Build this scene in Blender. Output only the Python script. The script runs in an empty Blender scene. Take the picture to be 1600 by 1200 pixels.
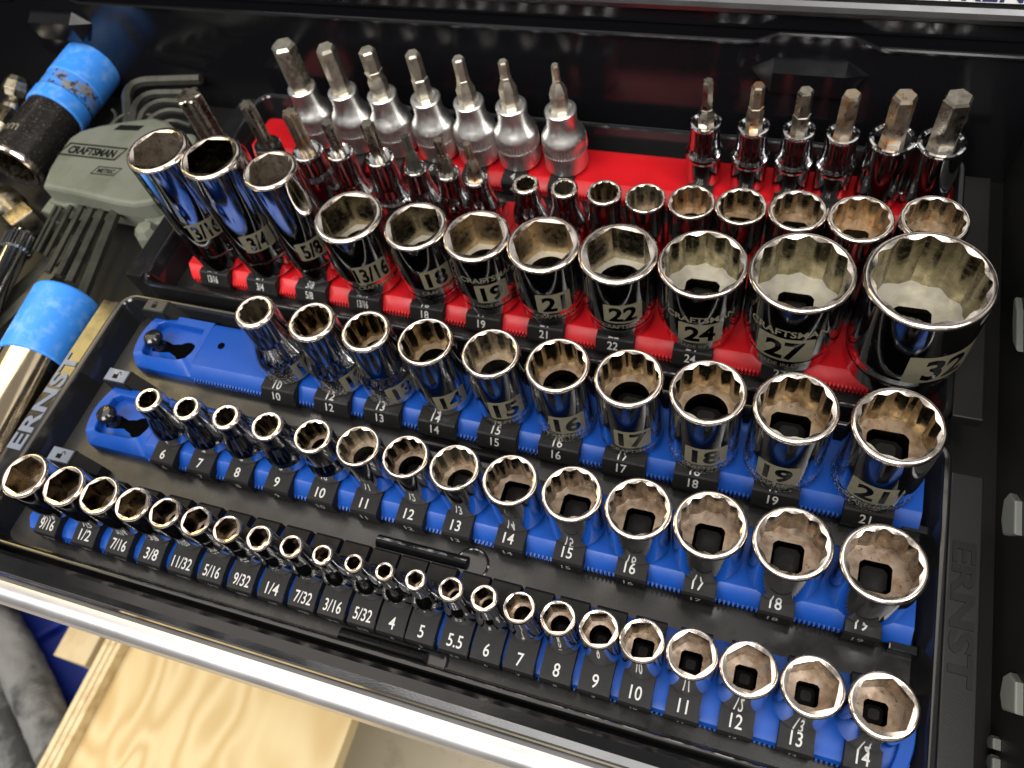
import bpy, bmesh, math, random
from mathutils import Vector, Matrix, noise
random.seed(4)
PI = math.pi
MM = 0.001
scn = bpy.context.scene
col = scn.collection

# ------------------------------------------------------------------ camera
CAM = (90.1556, -144.5006, 271.6541)
ROT = ((0.943461702, 0.294171691, -0.15278427), (0.176517218, -0.83598287, -0.519590524), (-0.280573856, 0.463244706, -0.840644190))
FPX = 1282.625
cd = bpy.data.cameras.new('camera'); cam = bpy.data.objects.new('camera', cd); col.objects.link(cam)
cx, cy, cz = (Vector(r) for r in ROT)
m = Matrix.Identity(4)
for i in range(3):
    m[i][0] = cx[i]; m[i][1] = -cy[i]; m[i][2] = -cz[i]; m[i][3] = CAM[i] * MM
cam.matrix_world = m
cd.lens = 4.4; cd.sensor_fit = 'HORIZONTAL'; cd.sensor_width = 4.4 / FPX * 1600
cd.clip_start = 0.01; cd.clip_end = 30
cd.dof.use_dof = True; cd.dof.focus_distance = 0.268; cd.dof.aperture_fstop = 2.7
scn.camera = cam

# ------------------------------------------------------------------ light
w = bpy.data.worlds.new('World'); scn.world = w; w.use_nodes = True
bg = w.node_tree.nodes['Background']; bg.inputs[0].default_value = (1.0, 0.955, 0.90, 1); bg.inputs[1].default_value = 0.26
def area(name, loc, target, sx, sy, power, colr):
    l = bpy.data.lights.new(name, 'AREA'); l.shape = 'RECTANGLE'; l.size = sx; l.size_y = sy; l.energy = power; l.color = colr
    o = bpy.data.objects.new(name, l); col.objects.link(o); o.location = loc
    o.rotation_euler = (Vector(target) - Vector(loc)).to_track_quat('-Z', 'Y').to_euler()
    return o
area('ceiling_lamp', (0.85, -0.30, 1.5), (0, 0, 0), 0.45, 1.6, 20, (1.0, 0.975, 0.94))
area('ceiling_lamp', (-0.35, -1.05, 1.35), (0, 0, 0), 1.9, 0.5, 46, (1.0, 0.975, 0.94))
area('yellow_reflection_light', (-1.05, 0.42, 0.84), (-0.19, 0, 0), 0.26, 0.26, 2.2, (1.0, 0.74, 0.26))  # unseen light added so the left strip reflects a yellow patch
area('ceiling_glow', (-0.7, 0.75, 2.0), (0, 0, 0), 2.2, 1.3, 22, (1.0, 0.90, 0.79))
scn.view_settings.view_transform = 'Standard'; scn.view_settings.look = 'None'
scn.view_settings.exposure = 0.0; scn.view_settings.gamma = 1.0
scn.render.engine = 'CYCLES'
cy_ = scn.cycles
cy_.max_bounces = 8; cy_.glossy_bounces = 6; cy_.diffuse_bounces = 3; cy_.sample_clamp_indirect = 6
cy_.caustics_reflective = False; cy_.caustics_refractive = False
try:
    cy_.use_denoising = True; cy_.denoiser = 'OPENIMAGEDENOISE'
except Exception:
    pass

# ------------------------------------------------------------------ materials
def mat(name, base, rough=0.4, metal=0.0, spec=0.5, coat=0.0, var=None, rvar=None, bump=None, fleck=None, coat_rough=0.05):
    """var=(colour, scale, lo, hi): noise-driven patches of another colour; rvar=(scale, amount); bump=(scale, distance mm); fleck=(colour, scale, threshold, zmax mm)"""
    M = bpy.data.materials.new(name); M.use_nodes = True
    nt = M.node_tree; b = nt.nodes['Principled BSDF']
    b.inputs['Base Color'].default_value = (*base, 1); b.inputs['Roughness'].default_value = rough
    b.inputs['Metallic'].default_value = metal; b.inputs['Specular IOR Level'].default_value = spec
    b.inputs['Coat Weight'].default_value = coat; b.inputs['Coat Roughness'].default_value = coat_rough
    tc = nt.nodes.new('ShaderNodeTexCoord'); oi = nt.nodes.new('ShaderNodeObjectInfo')
    add = nt.nodes.new('ShaderNodeVectorMath'); add.operation = 'ADD'
    sc = nt.nodes.new('ShaderNodeVectorMath'); sc.operation = 'SCALE'; sc.inputs['Scale'].default_value = 7.3
    cmb = nt.nodes.new('ShaderNodeCombineXYZ')
    for k in ('X', 'Y', 'Z'): nt.links.new(oi.outputs['Random'], cmb.inputs[k])
    nt.links.new(cmb.outputs[0], sc.inputs[0]); nt.links.new(tc.outputs['Object'], add.inputs[0]); nt.links.new(sc.outputs[0], add.inputs[1])
    V = add.outputs[0]
    def nz(scale, detail=4, rough_=0.6):
        n = nt.nodes.new('ShaderNodeTexNoise'); n.inputs['Scale'].default_value = scale; n.inputs['Detail'].default_value = detail
        n.inputs['Roughness'].default_value = rough_; nt.links.new(V, n.inputs['Vector']); return n
    cur = None
    if var:
        for v in (var if isinstance(var, list) else [var]):
            c2, s_, lo, hi = v
            n = nz(s_); r = nt.nodes.new('ShaderNodeMapRange'); r.inputs['From Min'].default_value = lo; r.inputs['From Max'].default_value = hi
            nt.links.new(n.outputs['Fac'], r.inputs['Value'])
            mx = nt.nodes.new('ShaderNodeMix'); mx.data_type = 'RGBA'
            if cur is None: mx.inputs[6].default_value = (*base, 1)
            else: nt.links.new(cur, mx.inputs[6])
            mx.inputs[7].default_value = (*c2, 1); nt.links.new(r.outputs[0], mx.inputs[0]); cur = mx.outputs[2]
    if fleck:
        c2, s_, th, zmax = fleck
        n = nz(s_, 2, 0.8); r = nt.nodes.new('ShaderNodeMapRange'); r.inputs['From Min'].default_value = th; r.inputs['From Max'].default_value = th + 0.05
        nt.links.new(n.outputs['Fac'], r.inputs['Value'])
        f = r.outputs[0]
        sp = nt.nodes.new('ShaderNodeSeparateXYZ'); nt.links.new(tc.outputs['Object'], sp.inputs[0])
        r2 = nt.nodes.new('ShaderNodeMapRange'); r2.inputs['From Min'].default_value = zmax * MM; r2.inputs['From Max'].default_value = zmax * 0.25 * MM
        nt.links.new(sp.outputs['Z'], r2.inputs['Value'])
        mu = nt.nodes.new('ShaderNodeMath'); mu.operation = 'MULTIPLY'; nt.links.new(f, mu.inputs[0]); nt.links.new(r2.outputs[0], mu.inputs[1]); f = mu.outputs[0]
        mx = nt.nodes.new('ShaderNodeMix'); mx.data_type = 'RGBA'
        if cur is None: mx.inputs[6].default_value = (*base, 1)
        else: nt.links.new(cur, mx.inputs[6])
        mx.inputs[7].default_value = (*c2, 1); nt.links.new(f, mx.inputs[0]); cur = mx.outputs[2]
        mm2 = nt.nodes.new('ShaderNodeMath'); mm2.operation = 'MULTIPLY_ADD'; mm2.inputs[1].default_value = -metal; mm2.inputs[2].default_value = metal
        nt.links.new(f, mm2.inputs[0]); nt.links.new(mm2.outputs[0], b.inputs['Metallic'])
        mr = nt.nodes.new('ShaderNodeMath'); mr.operation = 'MULTIPLY_ADD'; mr.inputs[1].default_value = 0.7; mr.inputs[2].default_value = rough
        nt.links.new(f, mr.inputs[0]); nt.links.new(mr.outputs[0], b.inputs['Roughness'])
    if cur is not None: nt.links.new(cur, b.inputs['Base Color'])
    if rvar and not fleck:
        n = nz(rvar[0], 5); r = nt.nodes.new('ShaderNodeMapRange'); r.inputs['From Min'].default_value = 0.3; r.inputs['From Max'].default_value = 0.75
        r.inputs['To Min'].default_value = max(0.02, rough - rvar[1] * 0.5); r.inputs['To Max'].default_value = rough + rvar[1]
        nt.links.new(n.outputs['Fac'], r.inputs['Value']); nt.links.new(r.outputs[0], b.inputs['Roughness'])
    if bump:
        n = nz(bump[0], 4); bp = nt.nodes.new('ShaderNodeBump'); bp.inputs['Distance'].default_value = bump[1] * MM; bp.inputs['Strength'].default_value = 1
        nt.links.new(n.outputs['Fac'], bp.inputs['Height']); nt.links.new(bp.outputs[0], b.inputs['Normal'])
    return M
CHROME = mat('polished_chrome', (0.60, 0.60, 0.61), 0.06, 1, rvar=(260, 0.07), bump=(160, 0.012))
DUSTY = mat('dusty_chrome', (0.60, 0.60, 0.61), 0.07, 1, bump=(160, 0.015), fleck=((0.46, 0.42, 0.34), 1500, 0.585, 13))
RIM = mat('worn_chrome_rim', (0.86, 0.77, 0.69), 0.15, 1, rvar=(500, 0.16), bump=(420, 0.02), var=((0.72, 0.58, 0.48), 330, 0.55, 0.75))
BORE = mat('bare_socket_bore', (0.29, 0.26, 0.195), 0.23, 1, rvar=(420, 0.2), bump=(500, 0.02), var=[((0.27, 0.21, 0.12), 260, 0.42, 0.66), ((0.15, 0.09, 0.045), 420, 0.62, 0.78)])
RUSTBORE = mat('rust_tinged_bore', (0.42, 0.34, 0.24), 0.32, 1, rvar=(420, 0.2), bump=(450, 0.03), var=[((0.46, 0.33, 0.16), 220, 0.42, 0.6), ((0.30, 0.14, 0.06), 300, 0.54, 0.68)])
GREYBORE = mat('dull_grey_bore', (0.34, 0.325, 0.265), 0.3, 1, rvar=(420, 0.2), bump=(500, 0.02), var=((0.38, 0.34, 0.25), 260, 0.45, 0.7))
LIGHTBORE = mat('pale_worn_bore', (0.62, 0.56, 0.48), 0.28, 0.95, rvar=(420, 0.2), bump=(400, 0.03), var=[((0.40, 0.33, 0.27), 160, 0.45, 0.65)])
STEPLIGHT = mat('bright_step_metal', (0.56, 0.53, 0.45), 0.5, 0.6, rvar=(420, 0.2), bump=(600, 0.03), var=((0.46, 0.43, 0.35), 200, 0.45, 0.65))
OLIVEBORE = mat('olive_worn_bore', (0.23, 0.205, 0.135), 0.2, 1, rvar=(420, 0.18), bump=(500, 0.02), var=[((0.15, 0.125, 0.07), 200, 0.42, 0.66), ((0.32, 0.28, 0.19), 180, 0.58, 0.72)])
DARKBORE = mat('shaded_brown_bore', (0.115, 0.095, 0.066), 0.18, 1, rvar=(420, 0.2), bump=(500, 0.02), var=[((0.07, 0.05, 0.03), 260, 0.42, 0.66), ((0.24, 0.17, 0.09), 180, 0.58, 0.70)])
GOLDBORE = mat('golden_bore', (0.28, 0.23, 0.13), 0.15, 1, rvar=(420, 0.18), bump=(500, 0.018), var=[((0.15, 0.115, 0.06), 260, 0.42, 0.66), ((0.08, 0.055, 0.03), 420, 0.62, 0.76)])
STEP = mat('bore_step_metal', (0.31, 0.245, 0.19), 0.42, 1, rvar=(420, 0.2), bump=(600, 0.06), var=[((0.22, 0.15, 0.10), 300, 0.45, 0.65), ((0.09, 0.055, 0.035), 900, 0.62, 0.70)])
ETCH = mat('etched_satin', (0.27, 0.245, 0.165), 0.5, 0.55, bump=(900, 0.02), var=((0.19, 0.175, 0.125), 220, 0.5, 0.75))
DIGIT = mat('polished_digit', (0.30, 0.30, 0.31), 0.08, 1)
SATIN = mat('satin_nickel', (0.84, 0.83, 0.81), 0.33, 1, rvar=(300, 0.1), bump=(700, 0.02))
HEXSTEEL = mat('nickel_bit_steel', (0.72, 0.68, 0.57), 0.36, 1, rvar=(400, 0.15), bump=(600, 0.04), var=((0.46, 0.40, 0.30), 220, 0.5, 0.72))
BLACKCHROME = mat('dark_bit_steel', (0.34, 0.31, 0.26), 0.28, 1, rvar=(300, 0.2), bump=(500, 0.06), var=((0.20, 0.17, 0.13), 240, 0.48, 0.7))
RUSTY = mat('rust_worn_bit_steel', (0.42, 0.36, 0.28), 0.34, 1, rvar=(300, 0.2), bump=(500, 0.1), var=[((0.50, 0.25, 0.10), 220, 0.52, 0.62), ((0.13, 0.09, 0.07), 340, 0.56, 0.68)])
BLUE = mat('blue_plastic', (0.005, 0.058, 0.31), 0.36, 0, 0.28, rvar=(90, 0.15), bump=(1400, 0.01), fleck=None, var=((0.05, 0.13, 0.55), 1100, 0.70, 0.78))
RED = mat('red_plastic', (0.54, 0.008, 0.013), 0.36, 0, 0.3, rvar=(90, 0.15), bump=(1400, 0.01), var=((0.42, 0.006, 0.010), 60, 0.45, 0.8))
CLIP = mat('black_nylon_clip', (0.010, 0.0097, 0.0092), 0.5, 0, 0.2, rvar=(300, 0.18), bump=(1500, 0.02))
WHITE = mat('white_print', (0.48, 0.47, 0.45), 0.6, 0, 0.3, var=((0.40, 0.39, 0.36), 700, 0.56, 0.7))
TRAY = mat('black_tray_plastic', (0.014, 0.0138, 0.0135), 0.24, 0, 0.5, rvar=(60, 0.22), bump=(900, 0.012), var=((0.20, 0.19, 0.17), 900, 0.735, 0.77))
GLOSSBLK = mat('gloss_black_plastic', (0.010, 0.010, 0.011), 0.10, 0, 0.55, rvar=(120, 0.12))
STEELBLK = mat('gloss_black_paint', (0.005, 0.005, 0.006), 0.12, 0, 0.38, rvar=(50, 0.10), bump=(1600, 0.01))
TEXBLK = mat('textured_black_paint', (0.008, 0.0078, 0.0075), 0.45, 0, 0.4, bump=(2200, 0.05))
TABGREY = mat('dark_grey_plastic', (0.035, 0.035, 0.032), 0.4)
DIMLET = mat('raised_letter_black', (0.007, 0.0065, 0.006), 0.36, 0, 0.4)
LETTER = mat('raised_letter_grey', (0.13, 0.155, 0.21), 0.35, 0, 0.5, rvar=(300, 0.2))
ALU = mat('brushed_aluminium', (0.60, 0.595, 0.61), 0.36, 1, rvar=(40, 0.08))
ALUTRIM = mat('dull_aluminium', (0.15, 0.15, 0.155), 0.36, 1, rvar=(40, 0.1))
SIGN = mat('white_sign', (0.80, 0.80, 0.78), 0.5, 0, 0.4)
NAVY = mat('navy_print', (0.03, 0.035, 0.12), 0.5)
SLEEVE = mat('blue_plastic_sleeve', (0.045, 0.27, 0.85), 0.45, 0, 0.4, rvar=(60, 0.2), bump=(600, 0.05), var=[((0.16, 0.38, 0.82), 160, 0.5, 0.72), ((0.05, 0.10, 0.25), 420, 0.68, 0.76)])
SCUFF = mat('scuffed_sleeve_band', (0.045, 0.25, 0.80), 0.5, 0, 0.4, bump=(700, 0.1), var=[((0.20, 0.20, 0.20), 130, 0.46, 0.56), ((0.04, 0.04, 0.05), 300, 0.55, 0.62)])
IMPACT = mat('black_impact_steel', (0.028, 0.025, 0.023), 0.20, 0.4, 0.6, rvar=(200, 0.2), bump=(500, 0.05), fleck=None, var=((0.34, 0.30, 0.26), 1000, 0.62, 0.70))
GOLDREFL = mat('gold_reflection_chrome', (0.80, 0.66, 0.46), 0.10, 1, rvar=(80, 0.08), bump=(90, 0.03))  # chrome with its gold reflections put into the base colour
HOLDER = mat('grey_green_plastic', (0.150, 0.158, 0.125), 0.42, 0, 0.45, rvar=(80, 0.12), bump=(1500, 0.02), var=((0.11, 0.122, 0.088), 50, 0.45, 0.7))
INK = mat('black_ink', (0.006, 0.006, 0.006), 0.7, 0, 0.1)
VOID = mat('painted_hole_dark', (0.002, 0.002, 0.002), 1.0, 0, 0.0)  # flat black standing in for the dark inside holes
OXIDE = mat('black_oxide_steel', (0.07, 0.07, 0.056), 0.42, 0.6, 0.5, rvar=(200, 0.15), bump=(500, 0.04), var=((0.04, 0.04, 0.034), 120, 0.45, 0.7))
DULLSTEEL = mat('tarnished_steel', (0.40, 0.36, 0.27), 0.30, 1, rvar=(200, 0.2), bump=(300, 0.12), var=[((0.22, 0.18, 0.12), 160, 0.48, 0.66), ((0.40, 0.20, 0.08), 250, 0.62, 0.7)])
CONCRETE = mat('concrete', (0.60, 0.53, 0.39), 0.75, 0, 0.3, bump=(60, 0.5), var=[((0.66, 0.59, 0.45), 8, 0.4, 0.65), ((0.48, 0.42, 0.31), 30, 0.58, 0.75)])
BIN = mat('blue_bin_plastic', (0.010, 0.028, 0.26), 0.4, 0, 0.4, rvar=(20, 0.1))
CLOTH = mat('grey_woven_cloth', (0.20, 0.20, 0.195), 0.9, 0, 0.2, bump=(500, 0.6), var=[((0.045, 0.045, 0.045), 12, 0.46, 0.58), ((0.34, 0.34, 0.33), 9, 0.58, 0.72)])
PALEBLOCK = mat('pale_wood', (0.62, 0.50, 0.30), 0.6, 0, 0.3, var=((0.50, 0.38, 0.20), 30, 0.45, 0.7))
PALE = mat('pale_bright_spot', (0.17, 0.18, 0.165), 0.4, 0, 0.5)  # brightness of the side wall spots put into the colour
def wood_mat():
    M = bpy.data.materials.new('plywood_face'); M.use_nodes = True; nt = M.node_tree; b = nt.nodes['Principled BSDF']
    tc = nt.nodes.new('ShaderNodeTexCoord'); mp = nt.nodes.new('ShaderNodeMapping'); mp.inputs['Scale'].default_value = (8, 5, 5); mp.inputs['Rotation'].default_value = (0, 0, 0.25)
    nt.links.new(tc.outputs['Object'], mp.inputs[0])
    n = nt.nodes.new('ShaderNodeTexNoise'); n.inputs['Scale'].default_value = 1.0; n.inputs['Detail'].default_value = 1.5; n.inputs['Roughness'].default_value = 0.4; n.inputs['Distortion'].default_value = 1.2
    nt.links.new(mp.outputs[0], n.inputs['Vector'])
    mu = nt.nodes.new('ShaderNodeMath'); mu.operation = 'MULTIPLY'; mu.inputs[1].default_value = 44; nt.links.new(n.outputs['Fac'], mu.inputs[0])
    si = nt.nodes.new('ShaderNodeMath'); si.operation = 'SINE'; nt.links.new(mu.outputs[0], si.inputs[0])
    n2 = nt.nodes.new('ShaderNodeTexNoise'); n2.inputs['Scale'].default_value = 60; mp2 = nt.nodes.new('ShaderNodeMapping'); mp2.inputs['Scale'].default_value = (1, 0.06, 1)
    nt.links.new(tc.outputs['Object'], mp2.inputs[0]); nt.links.new(mp2.outputs[0], n2.inputs['Vector'])
    ad = nt.nodes.new('ShaderNodeMath'); ad.operation = 'ADD'; nt.links.new(si.outputs[0], ad.inputs[0]); nt.links.new(n2.outputs['Fac'], ad.inputs[1])
    cr = nt.nodes.new('ShaderNodeValToRGB'); e = cr.color_ramp.elements
    e[0].position = 0.1; e[0].color = (0.55, 0.385, 0.165, 1); e[1].position = 0.85; e[1].color = (0.68, 0.54, 0.29, 1)
    mr = nt.nodes.new('ShaderNodeMapRange'); mr.inputs['From Min'].default_value = -1; mr.inputs['From Max'].default_value = 2; nt.links.new(ad.outputs[0], mr.inputs['Value'])
    nt.links.new(mr.outputs[0], cr.inputs[0]); nt.links.new(cr.outputs[0], b.inputs['Base Color']); b.inputs['Roughness'].default_value = 0.55
    return M
PLY = wood_mat()
PLYEDGE = mat('plywood_edge', (0.74, 0.60, 0.36), 0.7, 0, 0.3, var=((0.56, 0.42, 0.22), 90, 0.45, 0.65))
PLYDARK = mat('plywood_glue_line', (0.34, 0.23, 0.11), 0.8)

# ------------------------------------------------------------------ mesh helpers (all in mm)
def support(prof, d=0.12):
    """extra loops beside the corners of a lathe profile so long faces keep their own shading"""
    out = []
    for i, p in enumerate(prof):
        a = Vector(p)
        if i:
            b = Vector(prof[i - 1]); L = (a - b).length
            if L > 5 * d and L > .5: out.append(tuple(b + (a - b) * (d / L))); out.append(tuple(a + (b - a) * (d / L)))
        out.append(tuple(p))
    return out
class MB:
    def __init__(s): s.v = []; s.f = []; s.m = []
    def add(s, vs, fs, mi=0, mtx=None):
        o = len(s.v)
        s.v += [tuple(mtx @ Vector(p)) if mtx else tuple(p) for p in vs]
        for f in fs: s.f.append([i + o for i in f]); s.m.append(mi)
        return s
    def ring_stack(s, rings, closed_bottom=False, closed_top=False, mi=0, mtx=None):
        n = len(rings[0]); vs = [p for r in rings for p in r]; fs = []
        for k in range(len(rings) - 1):
            a = k * n; b = a + n
            for i in range(n):
                j = (i + 1) % n; fs.append([a + i, a + j, b + j, b + i])
        if closed_bottom: fs.append(list(range(n))[::-1])
        if closed_top: fs.append([(len(rings) - 1) * n + i for i in range(n)])
        return s.add(vs, fs, mi, mtx)
    def lathe(s, prof, n=40, mi=0, mtx=None, cb=False, ct=False):
        prof = support(prof)
        return s.ring_stack([[(r * math.cos(2 * PI * i / n), r * math.sin(2 * PI * i / n), z) for i in range(n)] for r, z in prof], cb, ct, mi, mtx)
    def prism(s, poly, z0, z1, mi=0, mtx=None, bev=0):
        """poly: 2D ccw outline extruded z0..z1, optional inset top bevel"""
        n = len(poly); cxp = sum(p[0] for p in poly) / n; cyp = sum(p[1] for p in poly) / n
        def ins(d):
            out = []
            for i in range(n):
                a = Vector(poly[i - 1]); b = Vector(poly[i]); c = Vector(poly[(i + 1) % n])
                d1 = (b - a).normalized(); d2 = (c - b).normalized()
                nn = Vector((-d1.y - d2.y, d1.x + d2.x))
                nn = nn.normalized() if nn.length > 1e-6 else Vector((-d1.y, d1.x))
                k = max(0.4, nn.dot(Vector((-d1.y, d1.x))))
                out.append((b.x + nn.x * d / k, b.y + nn.y * d / k))
            return out
        rings = [[(x, y, z0) for x, y in poly]]
        if bev:
            rings.append([(x, y, z1 - bev) for x, y in poly]); rings.append([(x, y, z1 - bev * 0.3) for x, y in ins(bev * 0.3)]); rings.append([(x, y, z1) for x, y in ins(bev)])
        else: rings.append([(x, y, z1) for x, y in poly])
        return s.ring_stack(rings, True, True, mi, mtx)
    def box(s, x0, x1, y0, y1, z0, z1, mi=0, mtx=None, bev=0):
        return s.prism([(x0, y0), (x1, y0), (x1, y1), (x0, y1)], z0, z1, mi, mtx, bev)
    def extrude_x(s, prof, x0, x1, mi=0, endx=None, steps=1):
        """prof: (y, z) outline; endx(y) -> extra length at each end"""
        rings = []
        for k in range(steps + 1):
            t = k / steps; X = x0 + (x1 - x0) * t
            e = 0
            rings.append([(X + ((-endx(y) if k == 0 else endx(y) if k == steps else 0) if endx else 0), y, z) for y, z in prof])
        return s.ring_stack(rings, True, True, mi)
    def tube(s, pts, r, n=10, mi=0, flat=None):
        """round or n-gon tube along a polyline"""
        P = [Vector(p) for p in pts]; rings = []; up = Vector((0, 0, 1))
        for i, p in enumerate(P):
            t = (P[min(i + 1, len(P) - 1)] - P[max(i - 1, 0)]).normalized()
            a = t.cross(up)
            a = a.normalized() if a.length > 1e-4 else Vector((1, 0, 0))
            b = a.cross(t)
            rr = r[i] if isinstance(r, (list, tuple)) else r
            rings.append([tuple(p + (a * math.cos(2 * PI * (k + .5) / n) + b * math.sin(2 * PI * (k + .5) / n)) * rr) for k in range(n)])
        return s.ring_stack(rings, True, True, mi)
    def mesh(s, name, mats, sharp=22):
        me = bpy.data.meshes.new(name)
        me.from_pydata([(x * MM, y * MM, z * MM) for x, y, z in s.v], [], s.f)
        for M in (mats if isinstance(mats, (list, tuple)) else [mats]): me.materials.append(M)
        me.polygons.foreach_set('material_index', s.m)
        bm = bmesh.new(); bm.from_mesh(me); bmesh.ops.recalc_face_normals(bm, faces=bm.faces); bm.to_mesh(me); bm.free()
        me.polygons.foreach_set('use_smooth', [True] * len(me.polygons))
        me.set_sharp_from_angle(angle=math.radians(sharp))
        me.update()
        return me
def link(name, me, parent=None, loc=None, rz=0):
    o = bpy.data.objects.new(name, me); col.objects.link(o)
    if parent: o.parent = parent
    if loc: o.location = [c * MM for c in loc]
    if rz: o.rotation_euler = (0, 0, rz)
    return o
def part(name, mb, mats, parent=None, sharp=22, loc=None, rz=0, stuff=False):
    o = link(name, mb.mesh(name, mats, sharp), parent, loc, rz)
    if stuff: o['kind'] = 'stuff'
    return o
def thing(name, label, cat, loc=(0, 0, 0), group=None):
    o = bpy.data.objects.new(name, None); col.objects.link(o); o.empty_display_size = 0.01
    o.location = [c * MM for c in loc]; o['label'] = label; o['category'] = cat
    if group: o['group'] = group
    return o

# text as flat mesh data, centred, cap height 1
_tc = {}
def text_geo(t, bold=0.0):
    if (t, bold) in _tc: return _tc[(t, bold)]
    c = bpy.data.curves.new('text', 'FONT'); c.body = t; c.size = 1; c.fill_mode = 'BOTH'; c.resolution_u = 3; c.offset = bold
    o = bpy.data.objects.new('text', c); col.objects.link(o)
    bpy.context.view_layer.update()
    dg = bpy.context.evaluated_depsgraph_get(); me = bpy.data.meshes.new_from_object(o.evaluated_get(dg))
    vs = [(v.co.x, v.co.y) for v in me.vertices]; fs = [list(p.vertices) for p in me.polygons]
    bpy.data.objects.remove(o); bpy.data.curves.remove(c); bpy.data.meshes.remove(me)
    x0 = min(v[0] for v in vs); x1 = max(v[0] for v in vs); H = 0.72
    y0 = 0.0 if '/' not in t else 0.0
    vs = [((x - (x0 + x1) / 2) / H, (y - y0) / H - 0.5) for x, y in vs]
    _tc[(t, bold)] = (vs, fs); return vs, fs
def flat_text(mb, t, h, xs=1.0, mtx=None, mi=0, thick=0, bold=0.0):
    vs, fs = text_geo(t, bold)
    v3 = [(x * h * xs, y * h, thick) for x, y in vs]
    mb.add(v3, fs, mi, mtx)
    if thick:
        from collections import Counter
        cnt = Counter()
        for f in fs:
            for i in range(len(f)): cnt[frozenset((f[i], f[(i + 1) % len(f)]))] += 1
        bv = []; bf = []
        for f in fs:
            for i in range(len(f)):
                a, b = f[i], f[(i + 1) % len(f)]
                if cnt[frozenset((a, b))] == 1:
                    k = len(bv); bv += [v3[a], v3[b], (v3[b][0], v3[b][1], 0), (v3[a][0], v3[a][1], 0)]; bf.append([k, k + 1, k + 2, k + 3])
        mb.add(bv, bf, mi, mtx)
    return mb
def wrap_text(mb, t, h, rad, az, z, xs=1.0, mi=0, bold=0.0):
    """text wrapped on a vertical cylinder of radius rad around z axis, centre azimuth az"""
    vs, fs = text_geo(t, bold)
    bm = bmesh.new(); bv = [bm.verts.new((x * h * xs, y * h, 0)) for x, y in vs]
    for f in fs:
        try: bm.faces.new([bv[i] for i in f])
        except ValueError: pass
    lim = rad * 0.09
    for _ in range(5):
        es = [e for e in bm.edges if e.calc_length() > lim and abs(e.verts[0].co.x - e.verts[1].co.x) > lim * .6]
        if not es: break
        bmesh.ops.subdivide_edges(bm, edges=es, cuts=1); bmesh.ops.triangulate(bm, faces=[f for f in bm.faces if len(f.verts) > 4])
    bm.verts.index_update()
    V = [(rad * math.cos(az + v.co.x / rad), rad * math.sin(az + v.co.x / rad), z + v.co.y) for v in bm.verts]
    F = [[v.index for v in f.verts] for f in bm.faces]
    bm.free()
    return mb.add(V, F, mi)
def patch(mb, rad, az, wdt, z0, z1, mi=0):
    n = max(6, int(wdt / rad / 0.09)); vs = []; fs = []
    for k, z in enumerate((z0, z1)):
        for i in range(n + 1):
            ins = 0.5 if i in (0, n) else 0
            zz = z + (ins if k == 0 else -ins)
            a = az + (i / n - .5) * wdt / rad; vs.append((rad * math.cos(a), rad * math.sin(a), zz))
    for i in range(n): fs.append([i, i + 1, n + 2 + i, n + 1 + i])
    return mb.add(vs, fs, mi)

# ------------------------------------------------------------------ big structure: floor, cabinet, drawer
floor = part('floor', MB().box(-3200, 3200, -3200, 3200, -724, -700), CONCRETE); floor['kind'] = 'structure'

dr = thing('tool_drawer', 'open gloss black toolbox drawer with a silver pull rail along its front edge', 'drawer', (0, 0, -22))
Z = 22
mb = MB().box(-430, 186, -116, 166, -6, 0)
part('drawer_bottom', mb, TEXBLK, dr)
# back wall with a rolled top lip that hops over each stamped dimple
def lip_z(x):
    for c in (88.5, -314):
        d = abs(x - c)
        if d < 14.5: return 4.6
        if d < 25: return 4.6 * (25 - d) / 10.5
    return 0
xs_ = sorted(set([-430 + i * 616 / 60 for i in range(61)] + [c + s_ * k for c in (88.5, -314) for s_ in (-1, 1) for k in (14.5, 25)]))
mb = MB(); vs = []; fs = []
prof = lambda x: [(163, 0), (163, Z + 41 + lip_z(x)), (161.6, Z + 42 + lip_z(x)), (161.6, Z + 43.0 + lip_z(x)), (162.1, Z + 43.7 + lip_z(x)), (163.0, Z + 43.8 + lip_z(x)), (163.9, Z + 43.2 + lip_z(x)), (166.5, Z + 38 + lip_z(x)), (166.5, 0)]
mb.ring_stack([[(x, y, z) for y, z in prof(x)] for x in xs_], True, True)
part('back_wall', mb, STEELBLK, dr)
for cxd in (88, -314):
    d = MB(); w1, w2 = 14.5, 24
    o = [(-w2, 30), (-w1, 36), (w1, 36.5), (w2, 30), (w1 + .5, 18.5), (-w1, 22.5 - 1)]
    back = [(cxd + x, 162.9, Z + z) for x, z in o]
    fr = [(cxd - w1, 156.5, Z + 33), (cxd + w1, 156.5, Z + 33), (cxd + w1, 158, Z + 21), (cxd - w1, 158, Z + 22)]
    d.add(back + fr, [[0, 1, 6, 9], [0, 9, 5], [1, 2, 7, 6], [2, 3, 7], [3, 8, 7], [3, 4, 8], [5, 9, 8, 4], [6, 7, 8, 9]])
    part('stamped_dimple', d, STEELBLK, dr, sharp=15)
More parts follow.
